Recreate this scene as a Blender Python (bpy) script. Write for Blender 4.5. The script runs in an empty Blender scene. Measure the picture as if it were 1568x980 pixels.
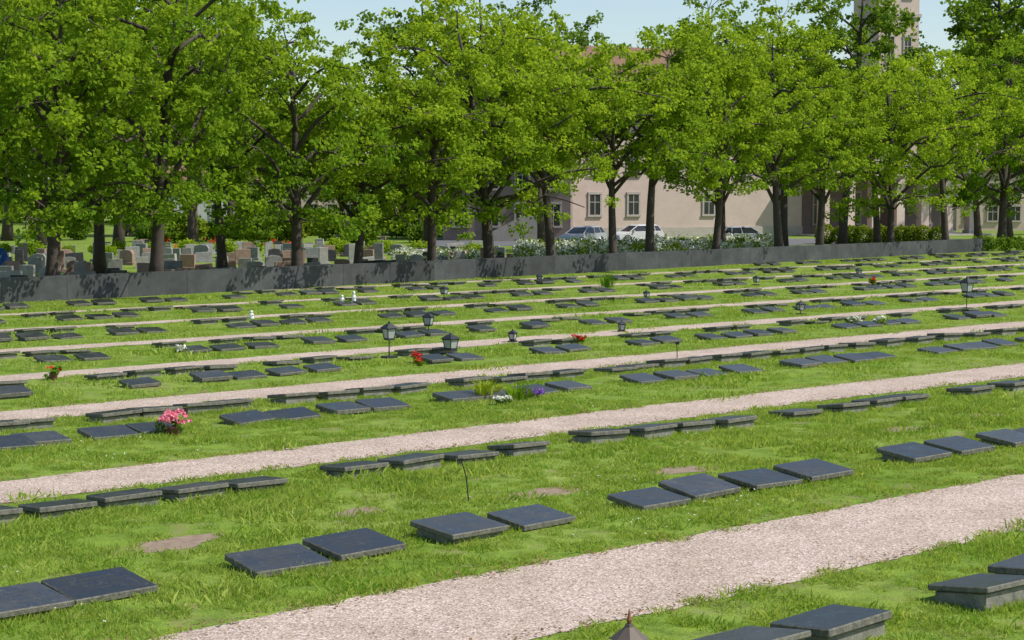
import bpy, bmesh, math, random
import numpy as np
from mathutils import Vector, Matrix, Euler
random.seed(7); rng=np.random.default_rng(7)
sc=bpy.context.scene
COL=sc.collection
# ------------------------------------------------------------------ camera survey
F=2700.0; PITCH=math.radians(4.237); HC=3.6
cd=bpy.data.cameras.new('camera'); cam=bpy.data.objects.new('camera',cd); COL.objects.link(cam)
cd.sensor_width=36; cd.lens=36*F/1568; cd.clip_start=0.1; cd.clip_end=6000
cam.location=(0,0,HC); cam.rotation_euler=(math.pi/2-PITCH,0,0); sc.camera=cam
def G(px,py,z=0.0):
    """ground point (height z) seen at photo coordinate"""
    s,c=math.sin(PITCH),math.cos(PITCH)
    dx=px-784; dy=F*c+(490-py)*s; dz=-F*s+(490-py)*c
    k=(z-HC)/dz
    return Vector((dx*k,dy*k,z))
def P(px,D,z=0.0): return Vector(((px-784)/2707.0*D,D,z))
A0=math.radians(48.74)
U=Vector((math.sin(A0),math.cos(A0),0)); Vv=Vector((-math.cos(A0),math.sin(A0),0))
def UV(u,v,z=0.0): return Vector((U.x*u+Vv.x*v,U.y*u+Vv.y*v,z))
def u_at(px,v):
    t=(px-784)/2690.0
    D=v/(Vv.y+Vv.x*t); return D*(U.x*t+U.y)
W0=np.array([-16.1,55.5]); W1=np.array([27.1,102.3]); WD=(W1-W0)/np.linalg.norm(W1-W0); WN=np.array([-WD[1],WD[0]])
def wall_pt(s,off=0.0): 
    p=W0+WD*s+WN*off; return Vector((p[0],p[1],0))
def wall_s(px,off):
    t=(px-784)/2707.0; q=W0+WN*off
    return (q[0]-t*q[1])/(t*WD[1]-WD[0])
def sstep(x,a,b):
    x=np.clip((x-a)/(b-a),0,1); return x*x*(3-2*x)
def ground_z(X,Y):
    d=(X-W0[0])*WN[0]+(Y-W0[1])*WN[1]
    return -1.2*sstep(d,5,30)*sstep(Y,95,130)
def gz(p): return float(ground_z(p.x,p.y))

# ------------------------------------------------------------------ materials
def newmat(name):
    m=bpy.data.materials.new(name); m.use_nodes=True; nt=m.node_tree
    b=nt.nodes['Principled BSDF']; return m,nt,b
def simple(name,col,rough=0.7,metal=0.0,noise=0.25,scale=8.0,bump=0.0,spec=0.5):
    m,nt,b=newmat(name); N=nt.nodes; L=nt.links
    tc=N.new('ShaderNodeTexCoord'); no=N.new('ShaderNodeTexNoise'); no.inputs['Scale'].default_value=scale; no.inputs['Detail'].default_value=6
    L.new(tc.outputs['Object'],no.inputs['Vector'])
    mx=N.new('ShaderNodeMix'); mx.data_type='RGBA'
    mx.inputs['A'].default_value=(*[c*(1-noise) for c in col],1); mx.inputs['B'].default_value=(*[min(1,c*(1+noise)) for c in col],1)
    L.new(no.outputs['Fac'],mx.inputs['Factor']); L.new(mx.outputs['Result'],b.inputs['Base Color'])
    b.inputs['Roughness'].default_value=rough; b.inputs['Metallic'].default_value=metal
    b.inputs['Specular IOR Level'].default_value=spec
    if bump:
        bp=N.new('ShaderNodeBump'); bp.inputs['Strength'].default_value=bump; bp.inputs['Distance'].default_value=0.02
        L.new(no.outputs['Fac'],bp.inputs['Height']); L.new(bp.outputs['Normal'],b.inputs['Normal'])
    return m
def ramp(N,stops):
    r=N.new('ShaderNodeValToRGB'); e=r.color_ramp.elements
    while len(e)>1: e.remove(e[-1])
    e[0].position=stops[0][0]; e[0].color=(*stops[0][1],1)
    for p,c in stops[1:]:
        x=e.new(p); x.color=(*c,1)
    return r
def noise(N,L,vec,scale,detail=4,rough=0.5):
    n=N.new('ShaderNodeTexNoise'); n.inputs['Scale'].default_value=scale; n.inputs['Detail'].default_value=detail; n.inputs['Roughness'].default_value=rough
    L.new(vec,n.inputs['Vector']); return n
def mixc(N,L,f,a,b,mode='MIX'):
    m=N.new('ShaderNodeMix'); m.data_type='RGBA'; m.blend_type=mode
    for s,v in (('Factor',f),('A',a),('B',b)):
        if isinstance(v,(int,float)): m.inputs[s].default_value=v
        elif isinstance(v,tuple): m.inputs[s].default_value=(*v,1)
        else: L.new(v,m.inputs[s])
    return m.outputs['Result']

def ground_mat():
    m,nt,b=newmat('lawn_ground'); N=nt.nodes; L=nt.links
    g=N.new('ShaderNodeNewGeometry'); pos=g.outputs['Position']
    n1=noise(N,L,pos,0.35,5,0.6); n2=noise(N,L,pos,3.0,6,0.7); n3=noise(N,L,pos,40,3,0.7)
    r1=ramp(N,[(0.3,(0.135,0.225,0.024)),(0.5,(0.185,0.28,0.04)),(0.72,(0.25,0.315,0.075))]); L.new(n1.outputs['Fac'],r1.inputs['Fac'])
    r2=ramp(N,[(0.3,(0.5,0.52,0.48)),(0.5,(0.92,0.92,0.92)),(0.7,(1.25,1.18,1.1))]); L.new(n2.outputs['Fac'],r2.inputs['Fac'])
    r3=ramp(N,[(0.3,(0.4,0.4,0.35)),(0.6,(1.15,1.15,1.1))]); L.new(n3.outputs['Fac'],r3.inputs['Fac'])
    c=mixc(N,L,1.0,r1.outputs['Color'],r2.outputs['Color'],'MULTIPLY')
    c=mixc(N,L,0.85,c,r3.outputs['Color'],'MULTIPLY')
    n4=noise(N,L,pos,1.3,5,0.65); r4=ramp(N,[(0.55,(0,0,0)),(0.68,(1,1,1))]); L.new(n4.outputs['Fac'],r4.inputs['Fac'])
    mm=N.new('ShaderNodeMath'); mm.operation='MULTIPLY'; mm.inputs[1].default_value=0.65; L.new(r4.outputs['Color'],mm.inputs[0])
    c=mixc(N,L,mm.outputs[0],c,(0.235,0.195,0.10))
    L.new(c,b.inputs['Base Color']); b.inputs['Roughness'].default_value=0.95; b.inputs['Specular IOR Level'].default_value=0.1
    bp=N.new('ShaderNodeBump'); bp.inputs['Distance'].default_value=0.02; bp.inputs['Strength'].default_value=0.5
    L.new(n3.outputs['Fac'],bp.inputs['Height']); L.new(bp.outputs['Normal'],b.inputs['Normal'])
    return m
def gravel_mat():
    m,nt,b=newmat('pink_gravel'); N=nt.nodes; L=nt.links
    g=N.new('ShaderNodeNewGeometry'); pos=g.outputs['Position']
    v=N.new('ShaderNodeTexVoronoi'); v.inputs['Scale'].default_value=60; L.new(pos,v.inputs['Vector'])
    sep=N.new('ShaderNodeSeparateColor'); L.new(v.outputs['Color'],sep.inputs[0])
    r=ramp(N,[(0.0,(0.17,0.125,0.10)),(0.15,(0.365,0.28,0.23)),(0.55,(0.49,0.39,0.325)),(0.85,(0.57,0.465,0.395)),(1.0,(0.76,0.67,0.61))]); L.new(sep.outputs[0],r.inputs['Fac'])
    n1=noise(N,L,pos,0.9,6,0.65); r1=ramp(N,[(0.3,(0.78,0.76,0.72)),(0.65,(1.05,1.04,1.03))]); L.new(n1.outputs['Fac'],r1.inputs['Fac'])
    c=mixc(N,L,1.0,r.outputs['Color'],r1.outputs['Color'],'MULTIPLY')
    n2=noise(N,L,pos,14,4,0.7); r2=ramp(N,[(0.56,(0,0,0)),(0.70,(1,1,1))]); L.new(n2.outputs['Fac'],r2.inputs['Fac'])
    mm=N.new('ShaderNodeMath'); mm.operation='MULTIPLY'; mm.inputs[1].default_value=0.5; L.new(r2.outputs['Color'],mm.inputs[0])
    c=mixc(N,L,mm.outputs[0],c,(0.31,0.235,0.18))
    L.new(c,b.inputs['Base Color']); b.inputs['Roughness'].default_value=0.95; b.inputs['Specular IOR Level'].default_value=0.1
    bp=N.new('ShaderNodeBump'); bp.inputs['Distance'].default_value=0.006; bp.inputs['Strength'].default_value=0.6
    L.new(v.outputs['Distance'],bp.inputs['Height']); L.new(bp.outputs['Normal'],b.inputs['Normal'])
    return m
def leaf_mat(name,c1,c2,trans=0.4,tmul=1.5,spec=.3):
    m,nt,b=newmat(name); N=nt.nodes; L=nt.links; N.remove(b)
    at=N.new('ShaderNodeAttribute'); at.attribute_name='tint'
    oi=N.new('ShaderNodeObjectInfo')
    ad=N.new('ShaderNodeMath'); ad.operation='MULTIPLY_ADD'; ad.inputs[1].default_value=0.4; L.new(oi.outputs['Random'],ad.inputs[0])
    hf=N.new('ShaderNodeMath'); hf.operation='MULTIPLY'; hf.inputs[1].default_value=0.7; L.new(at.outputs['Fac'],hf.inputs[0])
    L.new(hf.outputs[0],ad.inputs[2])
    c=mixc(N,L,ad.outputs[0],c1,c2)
    df=N.new('ShaderNodeBsdfDiffuse'); L.new(c,df.inputs['Color'])
    tr=N.new('ShaderNodeBsdfTranslucent'); 
    tc=mixc(N,L,1.0,c,(tmul*1.1,tmul*1.05,tmul*0.6),'MULTIPLY'); L.new(tc,tr.inputs['Color'])
    ms=N.new('ShaderNodeMixShader'); ms.inputs[0].default_value=trans
    L.new(df.outputs[0],ms.inputs[1]); L.new(tr.outputs[0],ms.inputs[2])
    L.new(ms.outputs[0],N['Material Output'].inputs['Surface'])
    return m
def granite_top():
    m,nt,b=newmat('polished_dark_granite'); N=nt.nodes; L=nt.links
    g=N.new('ShaderNodeNewGeometry'); oi=N.new('ShaderNodeObjectInfo')
    n1=noise(N,L,g.outputs['Position'],90,3,0.8); r=ramp(N,[(0.35,(0.010,0.011,0.013)),(0.6,(0.028,0.030,0.035)),(0.72,(0.11,0.11,0.115))]); L.new(n1.outputs['Fac'],r.inputs['Fac'])
    n2=noise(N,L,g.outputs['Position'],3.0,6,0.7); r2=ramp(N,[(0.42,(0,0,0)),(0.78,(0.6,0.6,0.6))]); L.new(n2.outputs['Fac'],r2.inputs['Fac'])
    c=mixc(N,L,r2.outputs['Color'],r.outputs['Color'],(0.09,0.09,0.082))
    n5=noise(N,L,g.outputs['Position'],16,5,0.75); r5=ramp(N,[(0.58,(0,0,0)),(0.68,(.7,.7,.7))]); L.new(n5.outputs['Fac'],r5.inputs['Fac'])
    c=mixc(N,L,r5.outputs['Color'],c,(0.13,0.125,0.105))
    ml=N.new('ShaderNodeMath'); ml.operation='MULTIPLY_ADD'; ml.inputs[1].default_value=.9; ml.inputs[2].default_value=.6; L.new(oi.outputs['Random'],ml.inputs[0])
    c=mixc(N,L,1.0,c,ml.outputs[0],'MULTIPLY')
    L.new(c,b.inputs['Base Color'])
    r3=ramp(N,[(0.3,(0.2,)*3),(0.7,(0.5,)*3)]); L.new(n2.outputs['Fac'],r3.inputs['Fac']); L.new(r3.outputs['Color'],b.inputs['Roughness'])
    return m
def rough_stone(name,a,b_,sc_=12):
    m,nt,b=newmat(name); N=nt.nodes; L=nt.links
    g=N.new('ShaderNodeNewGeometry')
    n1=noise(N,L,g.outputs['Position'],sc_,6,0.75); r=ramp(N,[(0.3,a),(0.7,b_)]); L.new(n1.outputs['Fac'],r.inputs['Fac'])
    n3=noise(N,L,g.outputs['Position'],120,2,0.7)
    r3=ramp(N,[(0.35,(0.7,)*3),(0.65,(1.2,)*3)]); L.new(n3.outputs['Fac'],r3.inputs['Fac'])
    c=mixc(N,L,1.0,r.outputs['Color'],r3.outputs['Color'],'MULTIPLY')
    L.new(c,b.inputs['Base Color']); b.inputs['Roughness'].default_value=0.85
    bp=N.new('ShaderNodeBump'); bp.inputs['Distance'].default_value=0.01; bp.inputs['Strength'].default_value=0.8
    L.new(n1.outputs['Fac'],bp.inputs['Height']); L.new(bp.outputs['Normal'],b.inputs['Normal'])
    return m
M_ground=ground_mat(); M_gravel=gravel_mat()
M_top=granite_top(); M_edge=rough_stone('rough_granite_edge',(0.05,0.05,0.042),(0.22,0.21,0.16),18); M_base=rough_stone('concrete_base',(0.10,0.10,0.08),(0.30,0.29,0.235),9)
M_ins=simple('engraved_letters',(0.12,0.11,0.085),.7)
M_leaf=leaf_mat('linden_leaves',(0.08,0.18,0.016),(0.32,0.42,0.032),0.46,1.5)
M_leafd=leaf_mat('dark_leaves',(0.055,0.125,0.018),(0.19,0.285,0.03),0.42,1.45)
M_hedge=leaf_mat('hedge_leaves',(0.11,0.18,0.015),(0.24,0.30,0.03),0.3,1.3)
M_grass=leaf_mat('grass_blades',(0.135,0.275,0.02),(0.43,0.47,0.12),0.4,1.42,.2)
M_bark=simple('bark',(0.065,0.05,0.039),0.95,noise=0.5,scale=6,bump=0.8)
M_black=simple('black_metal',(0.02,0.022,0.022),0.45,noise=0.2,scale=20)
M_soil=simple('bare_soil',(0.25,0.18,0.125),0.98,noise=0.45,scale=9,bump=0.6)
M_glassl=simple('lantern_glass',(0.35,0.38,0.36),0.15,noise=0.2)

# ------------------------------------------------------------------ mesh helpers
def mk(name,verts,faces,mats,mi=None,tint=None,smooth=False,obj=True,parent=None):
    me=bpy.data.meshes.new(name); me.from_pydata(verts if isinstance(verts,list) else verts.tolist(),[],faces if isinstance(faces,list) else faces.tolist())
    for m in mats: me.materials.append(m)
    if mi is not None: me.polygons.foreach_set('material_index',np.array(mi,dtype=np.int32))
    if tint is not None:
        a=me.attributes.new('tint','FLOAT','POINT'); a.data.foreach_set('value',np.asarray(tint,dtype=np.float32))
    if smooth: me.polygons.foreach_set('use_smooth',np.ones(len(me.polygons),dtype=bool))
    me.update()
    if not obj: return me
    return inst(name,me,parent)
def inst(name,me,parent=None,loc=None,rz=0.0,scale=None):
    o=bpy.data.objects.new(name,me); COL.objects.link(o)
    if parent: o.parent=parent
    if loc is not None: o.location=loc
    o.rotation_euler=(0,0,rz)
    if scale is not None: o.scale=scale if hasattr(scale,'__len__') else (scale,)*3
    return o
def empty(name,loc,rz=0.0,scale=1.0):
    o=bpy.data.objects.new(name,None); COL.objects.link(o); o.location=loc; o.rotation_euler=(0,0,rz); o.scale=(scale,)*3 if not hasattr(scale,'__len__') else scale; o.empty_display_size=0.2; return o
class MB:
    """collects boxes / prisms / tubes into a single mesh"""
    def __init__(s): s.v=[]; s.f=[]; s.m=[]
    def add(s,vs,fs,mi=0):
        k=len(s.v); s.v+= [tuple(x) for x in vs]; s.f+=[tuple(i+k for i in f) for f in fs]; s.m+=[mi]*len(fs)
    def box(s,c,d,mi=0,M=None,taper=1.0):
        vs=[]
        for z in (-1,1):
            t=taper if z>0 else 1.0
            for x,y in ((-1,-1),(1,-1),(1,1),(-1,1)):
                p=Vector((x*d[0]/2*t,y*d[1]/2*t,z*d[2]/2))+Vector(c)
                if M is not None: p=M@p
                vs.append(p)
        s.add(vs,[(0,3,2,1),(4,5,6,7),(0,1,5,4),(1,2,6,5),(2,3,7,6),(3,0,4,7)],mi)
    def tube(s,pts,rad,n=6,mi=0,cap=True):
        k=len(s.v); m=len(pts); pts=[Vector(p) for p in pts]
        for i,p in enumerate(pts):
            d=(pts[min(i+1,m-1)]-pts[max(i-1,0)]); d.normalize()
            a=Vector((1,0,0)) if abs(d.x)<0.8 else Vector((0,1,0)); e1=d.cross(a).normalized(); e2=d.cross(e1)
            for j in range(n):
                an=2*math.pi*j/n; s.v.append(tuple(p+(e1*math.cos(an)+e2*math.sin(an))*rad[i]))
        for i in range(m-1):
            for j in range(n):
                s.f.append((k+i*n+j,k+i*n+(j+1)%n,k+(i+1)*n+(j+1)%n,k+(i+1)*n+j)); s.m.append(mi)
        if cap:
            s.f.append(tuple(k+j for j in range(n))[::-1]); s.m.append(mi); s.f.append(tuple(k+(m-1)*n+j for j in range(n))); s.m.append(mi)
    def prism(s,prof,y0,y1,mi=0,s1=None):
        n=len(prof); q=s1 or prof
        vs=[(x,y0,z) for x,z in prof]+[(x,y1,z) for x,z in q]
        s.add(vs,[tuple(range(n)),tuple(range(2*n-1,n-1,-1))]+[(i,i+n,(i+1)%n+n,(i+1)%n) for i in range(n)],mi)
    def mesh(s,name,mats,smooth=False,bevel=0.0):
        me=mk(name,s.v,s.f,mats,s.m,obj=False,smooth=smooth)
        bm=bmesh.new(); bm.from_mesh(me); bmesh.ops.recalc_face_normals(bm,faces=bm.faces)
        if bevel: bmesh.ops.bevel(bm,geom=bm.edges[:],offset=bevel,segments=1,affect='EDGES',clamp_overlap=True)
        bm.to_mesh(me); bm.free(); return me

def leaves(cent,rad,nper,size,r,flat=0.7,up=0.7,tintc=None):
    """cent (k,3), rad (k,) -> diamond leaf quads"""
    k=len(cent); idx=np.repeat(np.arange(k),nper); n=len(idx)
    off=r.normal(size=(n,3)); off/= (np.linalg.norm(off,axis=1,keepdims=True)+1e-6); off*= (r.random((n,1))**0.5)
    off[:,2]*=flat
    p=cent[idx]+off*rad[idx,None]
    nr=r.normal(size=(n,3)); nr/=np.linalg.norm(nr,axis=1,keepdims=True); nr[:,2]+=up; nr+=off*0.5; nr/=np.linalg.norm(nr,axis=1,keepdims=True)
    d=np.cross(nr,r.normal(size=(n,3))); d/=np.linalg.norm(d,axis=1,keepdims=True); sd=np.cross(nr,d)
    L=size*(0.65+0.7*r.random((n,1)))
    V=np.empty((n,4,3)); V[:,0]=p; V[:,1]=p+d*L*0.45+sd*L*0.42; V[:,2]=p+d*L; V[:,3]=p+d*L*0.45-sd*L*0.42
    tc=(tintc if tintc is not None else r.random(k))[idx]*0.65+0.35*r.random(n)
    return V.reshape(-1,3),np.arange(n*4).reshape(-1,4),np.repeat(tc,4)

def make_tree(name,seed,h,r,zb,ncl,nper,leaf,mat,tr=0.25,cr=(.28,.36),nl=17,lump=1.0,infill=.4,skirt=0):
    R=np.random.default_rng(seed); mb=MB()
    zt=h*0.88; lean=R.normal(0,0.4,2)
    def tp(z): 
        t=z/h; return np.array([lean[0]*t*1.6+0.15*math.sin(3*t+seed)*t*2,lean[1]*t*1.6+0.15*math.sin(4*t+seed)*t*2,z])
    zs=np.linspace(0,zt,11); mb.tube([tp(z) for z in zs],[tr*(1.35 if i==0 else 1.0)*(1-0.85*(z/zt)**0.9)+0.015 for i,z in enumerate(zs)],8)
    zc=zb+(h-zb)*0.40
    ph=R.random(4)*6.28
    def env(az,z):
        q=(z-zc)/((h-zc) if z>zc else (zc-zb+0.6)); q=min(1,abs(q))
        return r*math.sqrt(max(0.03,1-q**2.1))*(1+lump*(0.22*math.sin(2*az+ph[0]+z*0.5)+0.18*math.sin(3*az+ph[1]-z*0.9)+0.12*math.sin(5*az+ph[2]+z*1.9)))
    nodes=[]; ends=[]
    for i in range(nl+skirt):
        low=i>=nl
        z0=zb*0.80+(zt*0.86-zb*0.80)*(min(i,nl-1)/(nl-1))**1.15; az=i*2.4+R.normal(0,0.3)
        z1=min(h*0.97,z0+ (h-z0)*(0.12+0.36*R.random())+0.1); e=env(az,z1)*(0.8+0.35*R.random())
        if low: z0=zb*.9+.4*R.random(); az=-.8+1.5*(i-nl)/max(1,skirt)*4.19; z1=zb+R.uniform(-.5,.3); e=r*R.uniform(.8,1.1)
        a=tp(z0); b=np.array([math.cos(az)*e,math.sin(az)*e,z1])
        pts=[]
        for t in np.linspace(0,1,7):
            q=a*(1-t)+b*t; q[2]+=math.sin(math.pi*t)*(.45 if R.random()<.9 else 0)-.35*t*t; q[:2]+=R.normal(0,0.1,2)*t; pts.append(q)
        rr=tr*(0.5 if not low else .28)*(1-0.6*z0/h)
        mb.tube(pts,[rr*(1-0.8*t)+0.01 for t in np.linspace(0,1,7)],5)
        nodes+=pts[2:]
        for w_,q in enumerate(pts[2:]): ends+= [q]*(1+w_)
    for z in zs[3:]: nodes.append(tp(z))
    nodes=np.array(nodes); ends=np.array(ends)
    C=[];Rd=[];TI=[]
    for i in range(ncl):
        if R.random()>infill:
            c=ends[R.integers(len(ends))]+R.normal(0,1,3)*np.array([.5,.5,.34])*(r/3.7)
            if c[2]<zb-(1.0 if skirt else .35): continue
        else:
            az=R.random()*6.283; z=zb+(h-zb)*(R.random()**0.9); e=env(az,z)
            rad=e*(0.3+0.72*R.random()**0.45)
            c=np.array([math.cos(az)*rad,math.sin(az)*rad,z])+np.append(tp(z)[:2],0)
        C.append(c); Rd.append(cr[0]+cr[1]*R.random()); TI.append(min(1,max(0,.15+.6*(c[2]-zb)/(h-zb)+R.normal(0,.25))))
        if i%3==0:
            j=np.argmin(np.linalg.norm(nodes-c,axis=1)+np.where(nodes[:,2]>c[2]+0.5,2,0)); a=nodes[j]
            mid=(a+c)/2+R.normal(0,0.1,3); mb.tube([a,mid,c],[0.03,0.018,0.007],4,cap=False)
    C=np.array(C);Rd=np.array(Rd)
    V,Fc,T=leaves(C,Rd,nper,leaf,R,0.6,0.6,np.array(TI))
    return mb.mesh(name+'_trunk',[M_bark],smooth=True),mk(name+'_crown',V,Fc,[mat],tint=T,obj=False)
def place_tree(name,md,loc,rz,sc_):
    e=empty(name,loc,rz,sc_); inst('trunk_and_limbs',md[0],e); inst('foliage',md[1],e); return e

# ------------------------------------------------------------------ terrain
xs=np.concatenate([[-3000,-1500,-700,-350],np.arange(-200,201,4),[350,700,1500,3000]]); ys=np.concatenate([[-600,-200,-60],np.arange(-20,321,4),[450,700,1400,4000]])
XX,YY=np.meshgrid(xs,ys); ZZ=ground_z(XX,YY); nx=len(xs); ny=len(ys)
Vt=np.stack([XX,YY,ZZ],-1).reshape(-1,3); ii=(np.arange(ny-1)[:,None]*nx+np.arange(nx-1)[None,:]).reshape(-1)
mk('lawn_ground',Vt,np.stack([ii,ii+1,ii+nx+1,ii+nx],-1),[M_ground],smooth=True)

# paths
PATHS=[(10.35,12.4),(18.95,20.4),(25.5,26.9),(31.0,32.1),(36.3,37.3),(41.8,42.7),(47.1,48.0),(52.4,53.2)]
for k,(a,b) in enumerate(PATHS):
    us=np.arange(-12,86,0.12); R=np.random.default_rng(50+k)
    def edge(v):
        e=R.normal(0,0.015,len(us)); sm=np.convolve(R.normal(0,1,len(us)),np.ones(14)/14,'same')*0.06+np.convolve(R.normal(0,1,len(us)),np.ones(80)/80,'same')*0.4
        return v+e+sm
    e0,e1=edge(a),edge(b); vs=[];
    for i,u in enumerate(us):
        vs+= [tuple(UV(u,e0[i],0.006)),tuple(UV(u,e1[i],0.006))]
    keep=[i for i in range(len(us)-1) if (np.array(vs[2*i][:2])-W0)@WN<-1.0]
    mk('gravel_path',vs,[(2*i,2*i+2,2*i+3,2*i+1) for i in keep],[M_gravel])

# ------------------------------------------------------------------ grave slabs
def slab_mesh(seed,t0,t1,k=1.0,f0=.075,f1=.105,th0=.065,inset=.05,text=False):
    R=random.Random(seed); w=(0.78+R.uniform(-.03,.05))*k; d=(0.62+R.uniform(-.03,.03))*k; th=th0+R.uniform(-.008,.012); tl=math.radians(R.uniform(t0,t1)); fr=R.uniform(f0,f1)
    mb=MB(); Mx=Matrix.Translation((0,-d/2,fr))@Matrix.Rotation(tl,4,'X')@Matrix.Rotation(math.radians(R.uniform(-2,2)),4,'Y')
    mb.box((0,d/2,-th/2),(w,d,th),1,Mx); mb.m[1]=0
    bw=w*(.86 if inset>.04 else .92); y0=-d/2+0.06; y1=d/2-inset; gap=th/math.cos(tl)+0.004
    z0=fr+math.tan(tl)*(0.06)-gap; z1=fr+math.tan(tl)*(d-inset)-gap
    vs=[(-bw/2,y0,-.05),(bw/2,y0,-.05),(bw/2,y1,-.05),(-bw/2,y1,-.05),(-bw/2,y0,z0),(bw/2,y0,z0),(bw/2,y1,z1),(-bw/2,y1,z1)]
    mb.add(vs,[(0,3,2,1),(4,5,6,7),(0,1,5,4),(1,2,6,5),(2,3,7,6),(3,0,4,7)],2)
    me=mb.mesh('grave_slab',[M_top,M_edge,M_base,M_ins],bevel=0.009)
    for p in me.polygons:
        if p.material_index==0 and p.area<0.05: p.material_index=1
    if text:
        bm=bmesh.new(); bm.from_mesh(me)
        for ln,(yy,hh,ww) in enumerate([(.44,.035,.42),(.35,.03,.46),(.26,.022,.3),(.19,.022,.34)]):
            yy*=k; x=-ww/2*R.uniform(.8,1.1)
            xe=-x
            while x<xe:
                lw=R.uniform(.012,.022)
                if R.random()<.86:
                    f=bm.faces.new([bm.verts.new(Mx@Vector(q)) for q in ((x,yy,.0016),(x+.005,yy,.0016),(x+.005,yy+hh,.0016),(x,yy+hh,.0016))]); f.material_index=3
                    z_=yy+hh*R.choice([0,.45,.85]); f=bm.faces.new([bm.verts.new(Mx@Vector(q)) for q in ((x+.005,z_,.0016),(x+lw,z_,.0016),(x+lw,z_+.005,.0016),(x+.005,z_+.005,.0016))]); f.material_index=3
                x+=lw+.008
        bm.to_mesh(me); bm.free()
    return me
SLA=[slab_mesh(i,5,11,text=True) for i in range(7)]
SLZ=[slab_mesh(60+i,4,8,1.0,.14,.18,.055,.04) for i in range(3)]
SLB=[slab_mesh(10+i,3.5,8,.88,.10,.145,.055,.04) for i in range(7)]
SLC=[slab_mesh(20+i,5,9,.89,.06,.09) for i in range(6)]
SLF=[slab_mesh(30+i,4,9,.82,.06,.1) for i in range(6)]
SLG=[slab_mesh(40+i,3,7,.82,.07,.11,.055,.05) for i in range(6)]
RZ=math.atan2(U.y,U.x)
slabs=[] # (u,v)
def put(u,v,face,S):
    p=UV(u+random.uniform(-.02,.02),v+random.uniform(-.07,.07),random.uniform(-.025,.012))
    rz=RZ+(0 if face<0 else math.pi)+math.radians(random.gauss(0,2.4))
    inst('grave_slab',random.choice(S),None,p,rz,1.0); slabs.append((u,v))
rowsX={ (14.0,-1,0):[8,150,418,540,702,815,990,1073,1165,1245,1403,1472,1548,1600,1680],
 (17.95,1,1):[-40,85,188,288,379,543,626,712,791,922,992,1052,1114,1222,1288,1342,1391,1484,1545,1600],
 (23.0,-1,2):[-60,5,62,165,235,382,445,527,587,703,755,822,875,986,1033,1087,1134,1228,1268,1306,1345,1433,1470,1499,1533,1580],
 (24.75,1,1):[0,40,170,235,300,352,450,510,567,620,717,770,812,860,940,980,1020,1060,1110,1150,1190,1230,1270,1310,1355,1400,1450,1490,1530,1570],
 (8.8,1,1):[1150,1285,1505,1610,1700]}
SETS=[SLA,SLB,SLC]
for (v,f,k) in rowsX:
    for x in rowsX[(v,f,k)]: put(u_at(x,v),v,f,SETS[k] if v>9 else SLZ)
far=[(28.6,-1),(30.2,1),(33.9,-1),(35.5,1),(39.2,-1),(41.0,1),(44.5,-1),(46.3,1),(49.8,-1),(51.6,1),(54.8,-1),(56.6,1)]
for v,f in far:
    u=u_at(-60,v); ue=u_at(1640,v)
    while u<ue:
        n=random.choice([1,2,2,2,3,4])
        for i in range(n):
            p=UV(u,v)
            if (np.array([p.x,p.y])-W0)@WN<-1.6: put(u,v,f,SLF if f<0 else SLG)
            u+=random.uniform(.82,.92)
        u+=random.uniform(.6,1.9)
SA=np.array(slabs)

# ------------------------------------------------------------------ bare soil patches
soil_uv=[]
def blob(name,px,py,ru,rv,mat,z=0.004):
    c=G(px,py); cu=c.dot(U); cv=c.dot(Vv); soil_uv.append((cu,cv,ru,rv))
    vs=[tuple(c+Vector((0,0,z)))]; n=40; ph=[random.random()*6 for _ in range(3)]
    for i in range(n):
        a=2*math.pi*i/n; q=1+.18*math.sin(2*a+ph[0])+.12*math.sin(3*a+ph[1])+.07*math.sin(7*a+ph[2])+random.gauss(0,.04)
        vs.append(tuple(UV(cu+ru*q*math.cos(a),cv+rv*q*math.sin(a),z)))
    mk(name,vs,[(0,1+i,1+(i+1)%n) for i in range(n)],[mat])
for px,py,a,b in [(268,832,.5,.3),(550,785,.42,.2),(832,755,.5,.28),(1045,720,.5,.26),(1395,657,.5,.26),(1510,636,.36,.2)]: blob('bare_soil_patch',px,py,a,b,M_soil)

# ------------------------------------------------------------------ grass
def tuft(seed,n,rad,hmin,hmax,w):
    R=np.random.default_rng(seed); a=R.random(n)*6.283; q=rad*np.sqrt(R.random(n)); b=np.stack([q*np.cos(a),q*np.sin(a),np.full(n,-.005)],-1)
    h=hmin+(hmax-hmin)*R.random(n)**1.5; da=R.random(n)*6.283; ln=R.random(n)*0.9
    d=np.stack([np.cos(da)*ln,np.sin(da)*ln,np.ones(n)],-1); d/=np.linalg.norm(d,axis=1,keepdims=True)
    sd=np.stack([np.sin(da+R.normal(0,1,n)),np.cos(da),np.zeros(n)],-1); sd/=np.linalg.norm(sd,axis=1,keepdims=True)
    V=np.empty((n,4,3)); mid=b+d*h[:,None]*.55; tip=mid+ (d*0.45+np.stack([np.cos(da)*ln*.35,np.sin(da)*ln*.35,-ln*.15],-1))*h[:,None]
    V[:,0]=b-sd*w/2; V[:,1]=b+sd*w/2; V[:,2]=mid+sd*w*.4; V[:,3]=tip
    t=R.random(n)**1.4
    return mk('grass_tuft',V.reshape(-1,3),np.arange(4*n).reshape(-1,4),[M_grass],tint=np.repeat(t,4),obj=False)
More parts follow.
